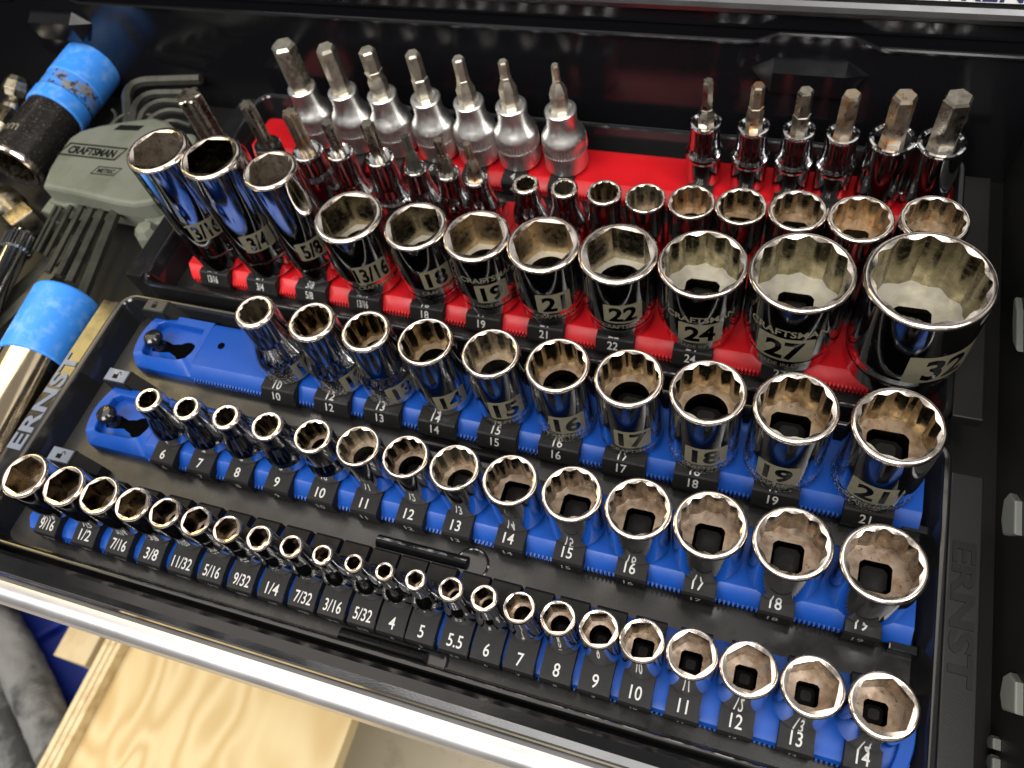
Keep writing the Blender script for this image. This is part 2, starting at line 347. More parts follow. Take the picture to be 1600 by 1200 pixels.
# side walls
mb = MB().box(178, 184, -116, 163, 0, Z + 44); mb.box(176.5, 185, -116, 163, Z + 44, Z + 46)
part('side_wall', mb, TEXBLK, dr)
mb = MB().box(-430, -424, -116, 163, 0, Z + 44)
part('side_wall', mb, TEXBLK, dr)
for (y0, y1, z0, z1) in ((-17, 0, -9, 4), (54, 80, -1, 4), (-73, -60, -7, 6), (-86, -81, -18, -12), (-80, -75.5, -18, -12)):
    mb = MB(); mtx = Matrix.Translation((177.9, (y0 + y1) / 2, Z + (z0 + z1) / 2)) @ Matrix.Rotation(-PI / 2, 4, 'Y') @ Matrix.Rotation(PI / 2, 4, 'Z')
    hw, hh_ = (y1 - y0) / 2, (z1 - z0) / 2
    mb.prism([(-hw, -hh_), (hw * .4, -hh_), (hw, -hh_ * .2), (hw, hh_ * .6), (hw * .2, hh_), (-hw * .5, hh_ * .7)], 0, 2.2, 0, mtx, 0.6)
    part('bright_spot_piece', mb, PALE, dr)  # added pale pieces standing in for bright spots on the side wall
# front wall and rolled flange, aluminium pull
mb = MB().extrude_x([(-116, 0), (-116, Z + 4), (-117.6, Z + 6.5), (-117.2, Z + 8.4), (-115, Z + 9.4), (-111.5, Z + 9.4), (-109.9, Z + 8.6), (-109.6, Z + 6), (-110, 0)], -430, 186)
part('front_wall', mb, STEELBLK, dr)
pts = []
for k in range(9):
    a = math.radians(70 + k * 22); pts.append((-121.8 + 5.2 * math.cos(a), Z + 2.5 + 4.4 * math.sin(a)))
pts += [(-126.6, Z - 12), (-118.1, Z - 12), (-118.1, Z + 5.5)]
part('pull_rail', MB().extrude_x(pts[::-1], -430, 186), ALU, dr)

cab = thing('upper_drawer', 'black upper drawer front with silver trim and a white sign strip above the open drawer', 'drawer', (0, 0, 0))
part('cabinet_face', MB().box(-520, 420, 169, 560, -690, 45.9), STEELBLK, cab)
mb = MB().extrude_x([(167.5, 46), (167.5, 330), (190, 330), (190, 46)], -520, 420)
part('drawer_front', mb, STEELBLK, cab)
mb = MB().extrude_x([(167.4, 53.6), (165.4, 53.8), (163.6, 55.4), (163, 57.6), (163.6, 59.6), (165.4, 60.8), (167.4, 61)], -520, 420)
part('trim_bar', mb, ALUTRIM, cab)
sg = part('sign_strip', MB().box(76, 330, 166.4, 167.3, 62.4, 90), SIGN, cab)
mb = flat_text(MB(), 'WRENCHES', 8.2, 1.02, Matrix.Translation((128 + 27, 166.2, 67.2)) @ Matrix.Rotation(PI / 2, 4, 'X'), 0, 0, 0.02)
part('sign_lettering', mb, NAVY, sg)

# ------------------------------------------------------------------ trays
def make_tray(label, x0, x1, y0, y1, rim, fl, with_text):
    t = thing('socket_tray', label, 'tray', (0, 0, 0))
    tb = 4.0   # wall slope
    # floor sheet
    part('tray_floor', MB().box(x0 + tb, x1 - tb * .4, y0 + 2, y1 - 2, fl - 2, fl), TRAY, t)
    # walls: a rounded-rectangle rim band: inner, top and outer faces
    def rr(ix, iy, r, z, n=6):
        X0, X1, Y0, Y1 = x0 + ix, x1 - ix, y0 + iy, y1 - iy
        pts = []
        for cx_, cy_2, a0 in ((X1 - r, Y1 - r, 0), (X0 + r, Y1 - r, PI / 2), (X0 + r, Y0 + r, PI), (X1 - r, Y0 + r, 1.5 * PI)):
            for k in range(n + 1):
                a = a0 + k / n * PI / 2; pts.append((cx_ + r * math.cos(a), cy_2 + r * math.sin(a), z))
        return pts
    mb = MB().ring_stack([rr(4, 3.0, 5, fl - .6), rr(3.2, 2.4, 5, fl + 1), rr(.5, .6, 6, rim - 1), rr(0, 0, 6, rim - .2), rr(-.7, -.5, 6.6, rim), rr(-1.6, -1.3, 7.4, rim), rr(-2.2, -1.9, 8, rim - .7), rr(-2.4, -2.1, 8, fl - 3)])
    part('tray_wall', mb, GLOSSBLK, t)
    for side in (-1, 1):
        xa = x0 - 2.2 if side < 0 else x1 + 2.2
        wd = 9.0
        a, b = (xa - wd, xa) if side < 0 else (xa, xa + wd + 1)
        st = part('side_strip', MB().box(a, b, y0 + 2, y1 - 3.5 if side < 0 else y1 - 10, (fl - 6) if side < 0 else rim - 5, rim - .3, bev=.6), GLOSSBLK if side < 0 else TEXBLK, t)
        if with_text:
            xm = (a + b) / 2
            if side < 0:
                mt = Matrix.Translation((xm, -45.5, rim - .3)) @ Matrix.Rotation(PI / 2, 4, 'Z')
                tm = flat_text(MB(), 'ERNST', 7.0, 1.72, mt, 0, 0.45, 0.025)
                part('lettering', tm, LETTER, st)
            else:
                mt = Matrix.Translation((xm, -45.5, rim - .3)) @ Matrix.Rotation(-PI / 2, 4, 'Z')
                tm = flat_text(MB(), 'ERNST', 6.6, 1.72, mt, 0, 0.5, 0.025)
                part('lettering', tm, DIMLET, st)
    return t
FL = -10.0
tray1 = make_tray('black plastic socket tray with raised lettering strips holding the blue rails', -190.5, 155.2, -105.5, 12.5, 2.0, FL, True)
tray2 = make_tray('black plastic socket tray behind the blue rails holding the red rails', -191, 155.2, 24, 154, -1.0, FL - 7, False)
# grip bars, lock tabs, end stops on the front tray
for (xa, xb, y, z) in ((-33, 3, -65.8, FL), (-33, 3, -23.2, FL), (-33, 0, -101.6, FL)):
    mb = MB(); r = 2.5
    pts = [(y + r * math.cos(a), z - .3 + 3.2 * math.sin(a)) for a in [PI * k / 8 for k in range(9)]]
    mb.extrude_x(pts, xa, xb)
    part('grip_bar', mb, GLOSSBLK, tray1)
    mb = MB().lathe([(6.6, z + .02), (6.0, z + .35), (5.6, z + .15), (.1, z + .1)], 28, 0, Matrix.Translation((xb + 1.5, y, 0)))
    part('finger_scoop', mb, GLOSSBLK, tray1)
def lock_tab(x, y, opened):
    mb = MB().box(x - 5.8, x + 5.8, y - 3.4, y + 3.4, FL, 4, bev=.5)
    mb.add([(x + 5.8, y - 3.0, FL), (x + 14, y - 2.0, FL), (x + 14, y + 2.5, FL), (x + 5.8, y + 3.2, FL), (x + 5.8, y - 3.0, 3.4), (x + 12.8, y - 2.0, -5), (x + 12.8, y + 2.5, -5), (x + 5.8, y + 3.2, 3.4)],
           [[0, 1, 5, 4], [1, 2, 6, 5], [2, 3, 7, 6], [4, 5, 6, 7], [3, 0, 4, 7], [0, 3, 2, 1]])
    o = part('lock_tab', mb, [CLIP], tray1)
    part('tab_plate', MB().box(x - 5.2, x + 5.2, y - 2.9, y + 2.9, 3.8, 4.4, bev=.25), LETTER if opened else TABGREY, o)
    ic = MB(); zz = 4.44
    ic.add([(x - 1.6, y - 1.7, zz), (x + .9, y - 1.7, zz), (x + .9, y + .3, zz), (x - 1.6, y + .3, zz)], [[0, 1, 2, 3]])
    sx = 1.5 if opened else 0
    arc = [(x - .35 + sx + 1.0 * math.cos(a), y + .3 + 1.5 * math.sin(a)) for a in [PI * k / 8 for k in range(9)]]
    vs = [(p[0], p[1], zz) for p in arc] + [(x - .35 + sx + (p[0] - (x - .35 + sx)) * .62, y + .3 + (p[1] - y - .3) * .68, zz) for p in arc]
    ic.add(vs, [[k, k + 1, 10 + k, 9 + k] for k in range(8)])
    part('lock_icon', ic, INK, o)
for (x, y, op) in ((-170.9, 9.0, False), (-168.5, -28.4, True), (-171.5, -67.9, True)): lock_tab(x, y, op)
for (x, y) in ((148, -58.6), (149, -17.6)):
    part('end_stop', MB().box(x - 4.2, x + 4.2, y - 1.5, y + 1.5, FL, -5.2, bev=.5), GLOSSBLK, tray1)

# ------------------------------------------------------------------ rails with clips
_clip = {}
def clip_mesh(wd, kind):
    key = (wd, kind)
    if key in _clip: return _clip[key]
    mb = MB(); h = wd / 2
    if kind == 'small':   # quarter-inch: long flat cap over the whole rail
        prof_ = [(-14.3, -8.4), (-14.8, -2.6), (-14.2, -1.3), (-7.0, .2), (12.2, .2), (13.2, -.8), (13.2, -8.4)]; peg = 3.0; ph = 9
    elif kind == 'mid':
        prof_ = [(-15.6, -8.6), (-15.9, -1.7), (-15.2, -.8), (-8.8, .25), (9, .25), (12.5, -1), (12.5, -8.4)]; peg = 4.5; ph = 9.5
    else:
        prof_ = [(-16.0, -8.8), (-16.7, -5.4), (-16.3, -4.6), (-13.9, -.25), (-13.2, .2), (9.5, .25), (13, -1), (13, -8.4)]; peg = 5.9; ph = 19
    mb.extrude_x(prof_, -h, h)
    mb.extrude_x([(y - .12, z - .1) for y, z in prof_[:3]] + [(-12, -1.2), (-12, -8)], h - 1.1, h + .25)
    sq = lambda r, c: [(r, -r + c), (r, r - c), (r - c, r), (-r + c, r), (-r, r - c), (-r, -r + c), (-r + c, -r), (r - c, -r)]
    mb.ring_stack([[(x, y, z) for x, y in sq(r, .35 * r)] for r, z in ((peg, .25), (peg, ph * .75), (peg * .86, ph * .92), (peg * .5, ph))], False, True)
    _clip[key] = mb.mesh('clip', CLIP); return _clip[key]
_num = {}
def num_mesh(t, kind):
    if (t, kind) in _num: return _num[(t, kind)]
    mb = MB(); fr = '/' in t
    if kind == 'small':
        xs = .66 if fr and len(t) > 3 else .8; h = 4.3
        tilt = math.atan2(1.5, 7.2)
        flat_text(mb, t, h, xs, Matrix.Translation((0, -10.6, -.55 + .06)) @ Matrix.Rotation(tilt, 4, 'X'), 0, 0, .006)
        flat_text(mb, t, 2.6, xs, Matrix.Translation((0, -14.68, -5.4)) @ Matrix.Rotation(PI / 2, 4, 'X'), 0, 0, .004)
    else:
        xs = .62 if fr else .9; h = 3.9 if kind == 'mid' else 3.7
        if len(t) > 4: xs = .5
        y, z = (-12.0, -.275 + .07) if kind == 'mid' else (-11.4, .29)
        tilt = math.atan2(1.05, 6.4) if kind == 'mid' else .003
        flat_text(mb, t, h, xs, Matrix.Translation((-.6, y, z)) @ Matrix.Rotation(tilt, 4, 'X'), 0, 0, .008)
        if kind == 'mid': flat_text(mb, t, 3.3, xs * 1.05, Matrix.Translation((-.6, -15.85, -4.9)) @ Matrix.Rotation(PI / 2, 4, 'X'), 0, 0, .006)
        else: flat_text(mb, t, 3.7, xs * 1.0, Matrix.Translation((-.6, -15.17, -2.42)) @ Matrix.Rotation(math.atan2(4.35, 2.4), 4, 'X'), 0, 0, .01)
    _num[(t, kind)] = mb.mesh('clip_number', WHITE); return _num[(t, kind)]
RAILPROF = [(-13.2, -10), (-13.2, -8.6), (-12.6, -8.3), (-12.6, -7), (-13.8, -6.8), (-14, -5.9), (-13.4, -5.1), (-9.6, -1.9), (-8.8, -1.5), (10.5, -1.5), (12.6, -2.2), (13.2, -3), (13.2, -10)]
SMALLPROF = [(-12.4, -10), (-13.6, -6.6), (-12.8, -4.8), (-9, -3.4), (10, -3.4), (13, -4.4), (13, -10)]
def make_rail(label, x0, x1, Y, dz, M, clips, kind, cw, pocket=False, group='socket rails in the drawer'):
    t = thing('socket_rail', label, 'socket rail', (0, Y, dz), group)
    xb = x0 + 31 if pocket else x0
    if pocket:
        part('rail_body', MB().extrude_x(RAILPROF, xb, x1, endx=lambda y: 0, steps=1), M, t)
    else:
        mb = MB(); rings = []
        for k, X in enumerate((x0, x1)):
            rings.append([(X + (-1 if k == 0 else 1) * (3.5 - 4.5 * (y / 14) ** 2), y, z) for y, z in (SMALLPROF if kind == 'small' else RAILPROF)])
        part('rail_body', mb.ring_stack(rings, True, True), M, t)
        e = MB()   # raised curved end rim on the right
        arc = [(x1 - 5 + 3.2 * (1 - (y / 14) ** 2), y) for y in [-13.5 + 27 * k / 10 for k in range(11)]]
        poly = [(px + 4.2, py) for px, py in arc] + [(px, py) for px, py in arc[::-1]]
        part('end_rim', e.prism(poly, -9.5, -1.0, bev=.4), M, t)
    if pocket:
        # end block with a recessed pocket, keyhole and knob
        N = 48; out = []; inn = []
        def outer(u):  # u in 0..1 round the outline
            pts = [(xb, -13.6), (xb, 13.2)] + [(x0 + 2 - 4.0 * (1 - (yy / 13.5) ** 2), yy) for yy in [13.2 - 26.8 * k / 12 for k in range(13)]]
            return pts
        opts = outer(0)
        # resample the outline and an inset rounded rectangle by angle about the pocket centre
        pc = Vector((x0 + 16.5, .5))
        def ray(poly, a):
            d = Vector((math.cos(a), math.sin(a))); best = 0
            for i in range(len(poly)):
                p = Vector(poly[i]) - pc; q = Vector(poly[(i + 1) % len(poly)]) - pc; e_ = q - p
                den = d.x * e_.y - d.y * e_.x
                if abs(den) < 1e-9: continue
                tt = (p.x * e_.y - p.y * e_.x) / den; ss = (p.x * d.y - p.y * d.x) / den
                if tt > 0 and -1e-6 <= ss <= 1 + 1e-6: best = max(best, tt)
            return pc + d * best
        inner = [(x0 + 28, 9.2), (x0 + 6, 9.6), (x0 + 3.4, 8), (x0 + 2.2, 0), (x0 + 3.4, -8), (x0 + 5.5, -9.2), (x0 + 22, -8.6), (x0 + 26, -7), (x0 + 28, -3)]
        an = sorted([2 * PI * k / N + .013 for k in range(N)] + [math.atan2(p[1] - pc.y, p[0] - pc.x) % (2 * PI) for p in opts[:3] + opts[-1:]])
        O = [ray(opts, a) for a in an]; I = [ray(inner, a) for a in an]
        mb = MB(); topz = -1.5
        zt = lambda p: topz if p.y > -9.5 else topz - (abs(p.y) - 9.5) * .9
        mb.ring_stack([[(p.x, p.y, -10) for p in O], [(p.x, p.y, -7) for p in O], [(p.x, p.y, zt(p) - .3) for p in O], [(p.x * .985 + pc.x * .015, p.y * .985 + pc.y * .015, zt(p)) for p in O], [(p.x, p.y, topz) for p in I], [(p.x * .97 + pc.x * .03, p.y * .97 + pc.y * .03, topz - .4) for p in I], [(p.x * .93 + pc.x * .07, p.y * .93 + pc.y * .07, -5.2) for p in I]], True, True)
        part('end_pocket', mb, M, t)
        kx = x0 + 8; ky = -1.5
        mb = MB(); c2 = (kx + 13.5, ky - .4)
        outl = [(kx - 3.4, ky - 2.4), (kx - 2.4, ky - 3.3), (kx + 2, ky - 3), (kx + 6, ky - 2.2), (kx + 8.4, ky - 3.2)]
        outl += [(c2[0] + 4.9 * math.cos(a), c2[1] + 4.9 * math.sin(a)) for a in [math.radians(-140 + 280 * k / 14) for k in range(15)]]
        outl += [(kx + 8.4, ky + 2.6), (kx + 6, ky + 1.9), (kx + 2, ky + 3), (kx - 2.4, ky + 3.3), (kx - 3.4, ky + 2.4)]
        part('painted_keyhole', mb.prism(outl, -5.4, -5.12), VOID, t)  # flat black shape, the dark of the slot painted on
        part('lock_knob', MB().lathe([(3.1, -5), (2.6, -2.4), (3.3, -1.0), (4.1, .5), (4.2, 1.6), (3.7, 2.7), (2.6, 3.4), (.05, 3.7)], 24, 0, Matrix.Translation((kx, ky, 0))), GLOSSBLK, t)
        part('painted_rail_hole', MB().lathe([(1.7, -1.44), (.05, -1.43)], 20, 0, Matrix.Translation((xb + 9, 2.5, 0))), VOID, t)  # flat black disc painted as the shade inside a hole
    # serrated front lips, joined: hundreds of tiny teeth
    mb = MB(); x = xb + 2
    while x < x1 - 8:
        for (yy, z0, z1) in (((-13.4, -8.2, -6.6),) if kind == 'small' else ((-14, -6.9, -5.0), (-13.2, -9.7, -8.4))):
            mb.add([(x, yy + .4, z0), (x + .8, yy + .4, z0), (x + .65, yy - .75, z0 + .15), (x + .15, yy - .75, z0 + .15), (x, yy + .4, z1), (x + .8, yy + .4, z1), (x + .65, yy - .75, z1 - .55), (x + .15, yy - .75, z1 - .55)],
                   [[3, 2, 6, 7], [4, 7, 6, 5], [0, 3, 7, 4], [2, 1, 5, 6], [0, 1, 2, 3]])
        x += 1.5
    part('serrated_lip', mb, M, t, sharp=20, stuff=True)
    for (cx_, lab) in clips:
        c = link('clip', clip_mesh(cw, kind), t, (cx_, 0, 0))
        if lab: link('clip_number', num_mesh(lab, kind), c)
    return t
A = [('9/16', -163.2, 18.4), ('1/2', -144.6, 16.5), ('7/16', -128.4, 15.3), ('3/8', -113.3, 13.6), ('11/32', -99.4, 11.9), ('5/16', -86.2, 11.2), ('9/32', -73.3, 10.3), ('1/4', -60.4, 9.6), ('7/32', -47.8, 8.5), ('3/16', -35.9, 7.5), ('5/32', -24.1, 6.8), ('4', -12.9, 6.7), ('5', -1.9, 7.4), ('5.5', 10.4, 8.5), ('6', 21.7, 9.1), ('7', 33.3, 10.4), ('8', 45.8, 11.3), ('9', 58.6, 12.3), ('10', 71.7, 13.6), ('11', 86.4, 15.1), ('12', 102.5, 16.5), ('13', 120.0, 17.5), ('14', 138.6, 18.6)]
B = [('6', -130.3, 11.2), ('7', -112.5, 11.2), ('8', -94.9, 11.5), ('9', -77.0, 12.6), ('10', -57.8, 14.5), ('11', -39.4, 16.3), ('12', -20.8, 16.9), ('13', -2.3, 17.9), ('14', 17.9, 19.2), ('15', 39.4, 20.4), ('16', 61.5, 21.8), ('17', 84.4, 23.2), ('18', 109.2, 24.0), ('19', 135.2, 25.2)]
Cc = [('10', -96.2, 16.1), ('12', -71.2, 18.4), ('13', -48.5, 18.8), ('14', -24.6, 20.7), ('15', .4, 20.9), ('16', 24.9, 22.4), ('17', 49.7, 23.3), ('18', 75.8, 24.9), ('19', 103.3, 26.5), ('21', 133.4, 27.6)]
D = [('13/16', -162.3, 26.9, 65.1), ('3/4', -136.1, 25.9, 64.6), ('5/8', -109.8, 22.5, 61.1), ('13/16 ', -82.4, 29.3, 38.7), ('18', -51.8, 26.2, 38.4), ('19', -25.2, 27.2, 37.6), ('21', 2.7, 28.9, 37.9), ('22', 32.4, 30.2, 38.5), ('24', 64.0, 32.5, 39.1), ('27', 98.6, 36.3, 41.9), ('32', 138.6, 41.8, 46.9)]
E_ = [('s1', -18.5, 11.6, 26.1), ('s2', -1.2, 11.7, 26.4), ('s3', 16.2, 14.7, 26.6), ('s4', 33.5, 16.8, 25.9), ('s5', 52.4, 18.9, 26.9), ('s6', 72.0, 20.1, 27.6), ('s7', 93.5, 21.9, 28.8), ('s8', 116.8, 24.4, 28.2), ('s9', 141.8, 24.5, 32.0)]
YA, YB, YC, YD, YE, YF = -84.13, -44.01, -4.48, 51.79, 92.38, 132.9
DZ = -7.0
make_rail('blue socket rail nearest the front edge carrying the smallest six-point sockets', -174, 150, YA, 0, BLUE, [(s[1], s[0]) for s in A], 'small', 10.2)
make_rail('middle blue socket rail with black clips numbered 6 to 19', -173, 150, YB, 0, BLUE, [(s[1], s[0]) for s in B], 'mid', 10.6, True)
make_rail('rear blue socket rail with tall twelve-point sockets and a bare left end', -173, 150, YC, 0, BLUE, [(s[1], s[0]) for s in Cc], 'large', 15.6, True)
make_rail('front red socket rail carrying the large sockets from 13/16 to 32', -178, 150, YD, DZ, RED, [(s[1], s[0].strip()) for s in D], 'large', 15.6)
TX = [('t0', -174, 28), ('t1', -144.5, 32.9), ('t2', -123.5, 31.6), ('t3', -106.3, 33), ('t4', -86.3, 32.5), ('t5', -70, 28.3), ('t6', -54.5, 28), ('t7', -41.5, 26.5)]
make_rail('short red rail under the star-tipped bit sockets at left', -184, -31, YE, DZ, RED, [(x, '') for _, x, _ in TX], 'mid', 10.6)
make_rail('red rail under the nine small twelve-point sockets with a rounded left end', -29, 150, YE, DZ, RED, [(s[1], '') for s in E_], 'mid', 10.6)
FB = [(-145.5, '10'), (-123, '8'), (-101.8, '7'), (-79.2, '6'), (-57.5, '5'), (-36.8, '4'), (-13.5, '3')]
FC = [(50.6, '5/32'), (70.3, '3/16'), (88.4, '7/32'), (105.4, '1/4'), (124.2, '5/16'), (142.2, '3/8')]
make_rail('rearmost red socket rail carrying the hex bit sockets by the black back wall', -184, 152, YF, DZ, RED, FB + FC, 'mid', 11.5)

# ------------------------------------------------------------------ sockets
def star_r(th, ap, pts, soft=True):
    def hexr(a):
        a = a % (PI / 3) - PI / 6
        return ap / math.cos(a)
    if pts == 6:
        r = 0
        # slightly bowed flanks with rounded corners
        r = min(hexr(th), ap * 1.142)
        a = th % (PI / 3) - PI / 6
        return r + ap * .012 * math.cos(a * 6)
    tot = 0; W = (-.035, -.018, 0, .018, .035)
    for d in W: tot += max(hexr(th + d), hexr(th + d + PI / 6))
    return tot / 5
def camaz(x, y): return math.atan2(CAM[1] - y, CAM[0] - x)
def bore_rings(R, H, ap, pts, depth, hole, sq, rot, N):
    """returns rim rings and bore mesh pieces"""
    th = [2 * PI * i / N for i in range(N)]
    circ = lambda r, z: [(r * math.cos(a), r * math.sin(a), z) for a in th]
    st = [star_r(a + rot, ap, pts) for a in th]
    rc = min(max(st) * 1.008 + .06, R - .4)
    slope = .45 if pts == 12 else .22
    def starring(k, z=None, s=1.0): return [(st[i] * s * math.cos(th[i]), st[i] * s * math.sin(th[i]), (H - .1 - (rc - st[i]) * slope) if z is None else z) for i in range(N)]
    bw = R - rc
    rim = [circ(R, H - 1.3), circ(R - .04 * bw, H - .95), circ(R - .16 * bw, H - .5), circ(R - .36 * bw, H - .16), circ(R - .58 * bw, H), circ(R - .8 * bw, H - .02), circ(rc, H - .1)]
    rim2 = [circ(rc, H - .1), starring(0)]
    wall = [starring(0), [(x, y, z - .15) for x, y, z in starring(0)], starring(0, H - depth + .15), starring(0, H - depth)]
    return (rim, rim2), wall, st, circ, th
def make_socket(name, label, cat, x, Y, dz, d, H, ap, pts, depth, group, base_d=None, neck=None, text=None, plate=None, brand=False, extra=None, hole_r=None, square=None, mats=None, dusty=False, taz=0.0, knurl=False, groove=True, rot=0.0, digit_xs=.95, foot=False):
    t = thing(name, label, cat, (x, Y, dz), group)
    t.rotation_euler = (0, 0, 0)
    R = d / 2; N = 72 if d > 14 else 48
    rb = (base_d or d) / 2
    bm_, body_m = (mats or (BORE,))[0], (DUSTY if dusty else CHROME)
    rim, wall, st, circ, th = bore_rings(R, H, ap, pts, depth, hole_r, square, rot, N)
    mb = MB(); prof_ = []
    prof_ += [(rb - 1.6, 0.02), (rb - .7, .05), (rb - .15, .45), (rb, 1.1)]
    if neck:
        z1, z2 = neck   # base cylinder up to z1, flare to z2, straight neck above
        prof_ += [(rb, z1 - .6), (rb - .12, z1)]
        for k in range(1, 8):
            u = k / 8; prof_.append((rb + (R - rb) * (.7 * u + .3 * u * u * (3 - 2 * u)) - .12, z1 + (z2 - z1) * u))
        prof_ += [(R, z2 + .3)]
    else:
        if groove:
            zg = H * .17; prof_ += [(rb, zg - .55), (rb - .28, zg - .2), (rb - .28, zg + .2), (rb, zg + .55)]
        if foot: prof_ += [(rb, H * .2), (R - .15, H * .3), (R, H * .33)]
    prof_ += [(R, H - 1.3)]
    prof_ = prof_[:4] + support(prof_[3:], .1)[1:]
    rings = [circ(r, z) for r, z in prof_]
    if knurl:
        k0 = 4
        pass
        for z, f in ((2.0, 0), (2.2, 1), (4.4, 1), (4.6, 0)):
            rings.insert(k0, [((rb - (.22 if (i % 2 and f) else 0)) * math.cos(a), (rb - (.22 if (i % 2 and f) else 0)) * math.sin(a), z) for i, a in enumerate(th)]); k0 += 1
    mb.ring_stack(rings, False, False, 0)
    mb.ring_stack(rim[0], False, False, 1); mb.ring_stack(rim[1], False, False, 1)
    part('socket_body', mb, [body_m, RIM], t, sharp=40)
    # bore: fluted wall, step, lower hole
    b = MB(); b.ring_stack(wall, False, False, 0)
    zf = H - depth
    if square:
        s = square / 2
        def sqr(a):
            c, s_ = abs(math.cos(a)), abs(math.sin(a)); return min(s / max(c, s_), s * 1.24)
        sqring = lambda z: [(sqr(a) * math.cos(a), sqr(a) * math.sin(a), z) for a in th]
        hr = hole_r or 0
        if hr > s * 1.31:
            b.ring_stack([wall[-1], circ(hr, zf), circ(hr, zf - 2.2), sqring(zf - 2.6), sqring(.1)], False, False, 1)
        else:
            mid = [((.5 * st[i] + .5 * sqr(th[i])) * math.cos(th[i]), (.5 * st[i] + .5 * sqr(th[i])) * math.sin(th[i]), zf - .12) for i in range(N)]
            b.ring_stack([wall[-1], mid, sqring(zf - .3)], False, False, 1); b.ring_stack([sqring(zf - .3), sqring(.1)], False, False, 0)
    else:
        hr = hole_r or ap * .8
        b.ring_stack([wall[-1], circ((ap * 1.04 + hr) / 2, zf - .1), circ(hr, zf - .3)], False, False, 1); b.ring_stack([circ(hr, zf - .3), circ(hr, max(.1, zf - 9))], False, False, 0)
    part('bore', b, [bm_, mats[1] if mats and len(mats) > 1 else STEP], t, sharp=28)
    if text:
        az = camaz(x, Y) + taz
        z0, z1, wdt = plate
        rr = R if not neck else rb
        pl = part('size_mark', patch(MB(), rr + .035, az, wdt, z0, z1), ETCH, t)
        hgt = (z1 - z0) * .74
        tm = wrap_text(MB(), text, hgt, rr + .075, az, (z0 + z1) / 2, digit_xs, 0, .035)
        part('digits', tm, DIGIT, pl)
        if brand:
            tm = MB()
            wrap_text(tm, 'CRAFTSMAN', brand[1], rr + .04, az, brand[0], 1.05, 0, .02)
            if extra: wrap_text(tm, extra, brand[1] * .62, rr + .04, az, z0 - brand[1] * .75, 1.0)
            part('lettering', tm, ETCH, t)
        elif extra:
            tm = wrap_text(MB(), extra, 2.1, rr + .04, az, z0 - 2.4, 1.05, 0, .01)
            part('lettering', tm, ETCH, t)
    return t

# front row, quarter-inch drive, six point
NUMW = ['first', 'second', 'third', 'fourth', 'fifth', 'sixth', 'seventh', 'eighth', 'ninth', 'tenth', 'eleventh', 'twelfth', 'thirteenth', 'fourteenth', 'fifteenth', 'sixteenth', 'seventeenth', 'eighteenth', 'nineteenth', 'twentieth', 'twenty-first', 'twenty-second', 'twenty-third']
GA = 'small six-point sockets on the front blue rail'
for k, (n, x, d) in enumerate(A):
    big = d > 13
    lab = f'chrome hex socket by the {n} mark, {NUMW[k]} from left on the nearest blue rail'
    if n == '14': lab = 'widest chrome six-point socket at the right end of the front blue rail, marked 14'
    if n == '9/16': lab = 'chrome six-point socket at the left end of the front blue rail, marked 9/16'
    ap = d / 2 * (.74 if d > 10 else .66 if d > 8 else .62)
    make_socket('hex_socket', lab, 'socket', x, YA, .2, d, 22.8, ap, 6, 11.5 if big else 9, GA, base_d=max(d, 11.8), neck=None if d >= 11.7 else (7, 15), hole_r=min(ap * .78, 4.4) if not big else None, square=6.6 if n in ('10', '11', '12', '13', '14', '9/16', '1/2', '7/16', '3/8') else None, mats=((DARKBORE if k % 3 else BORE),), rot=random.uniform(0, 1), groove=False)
# middle row, 3/8 drive, twelve point
GB = 'twelve-point sockets on the middle blue rail'
for k, (n, x, d) in enumerate(B):
    ap = d / 2 * (.60 if d < 12 else .645 if d < 13 else .70 if d < 15 else .75)
    lab = f'chrome twelve-point socket by the {n} mark, {NUMW[k]} from left on middle blue rail'
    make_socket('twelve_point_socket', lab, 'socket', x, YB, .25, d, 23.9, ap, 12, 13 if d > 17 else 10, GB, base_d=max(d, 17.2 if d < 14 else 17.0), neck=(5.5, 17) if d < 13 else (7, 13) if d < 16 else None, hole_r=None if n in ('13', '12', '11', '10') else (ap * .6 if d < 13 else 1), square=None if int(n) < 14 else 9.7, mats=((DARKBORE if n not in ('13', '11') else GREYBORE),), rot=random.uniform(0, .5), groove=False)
# rear blue row, half-inch drive, twelve point
GC = 'tall twelve-point sockets on the rear blue rail'
CT = {'10': ('10', .5), '12': ('12', .35), '13': ('13', .2), '14': ('14', .05), '15': ('15', -.05), '16': ('16', -.05), '17': ('17', 0), '18': ('18', .12), '19': ('19', 0), '21': ('21', .15)}
for k, (n, x, d) in enumerate(Cc):
    ap = d / 2 * (.65 if d < 17 else .69 if d < 18.6 else .71 if d < 20 else .76)
    lab = f'tall chrome twelve-point socket etched {n}, {NUMW[k]} from the left on the rear blue rail'
    bd = max(d, 22.2 if d < 20 else d)
    nk = {'10': (11, 23), '12': (12, 20), '13': (13, 18)}.get(n)
    tx, ta = CT[n]
    zc = {'10': 6, '12': 7, '13': 7.5, '14': 9.5}.get(n, 13.5)
    hw = 5.2 if n in ('10', '12', '13', '14') else 6
    make_socket('tall_twelve_point_socket', lab, 'socket', x, YC, .25, d, 37.1, ap, 12, 14 if d < 25.5 else 16, GC, base_d=bd, neck=nk, text=tx, plate=(zc - hw, zc + hw, 13.5 if d < 24 else 15), taz=ta, extra='CRAFTSMAN' if k >= 4 else None, hole_r=None if n in ('19', '21', '10') else ap * .78, square=12.9 if n in ('19', '21') else None, mats=((GREYBORE if n in ('10', '15') else GOLDBORE),), dusty=n in ('10', '12', '13', '16', '18', '19', '21'), knurl=k >= 4, groove=n in ('14', '21'), rot=random.uniform(0, .5))
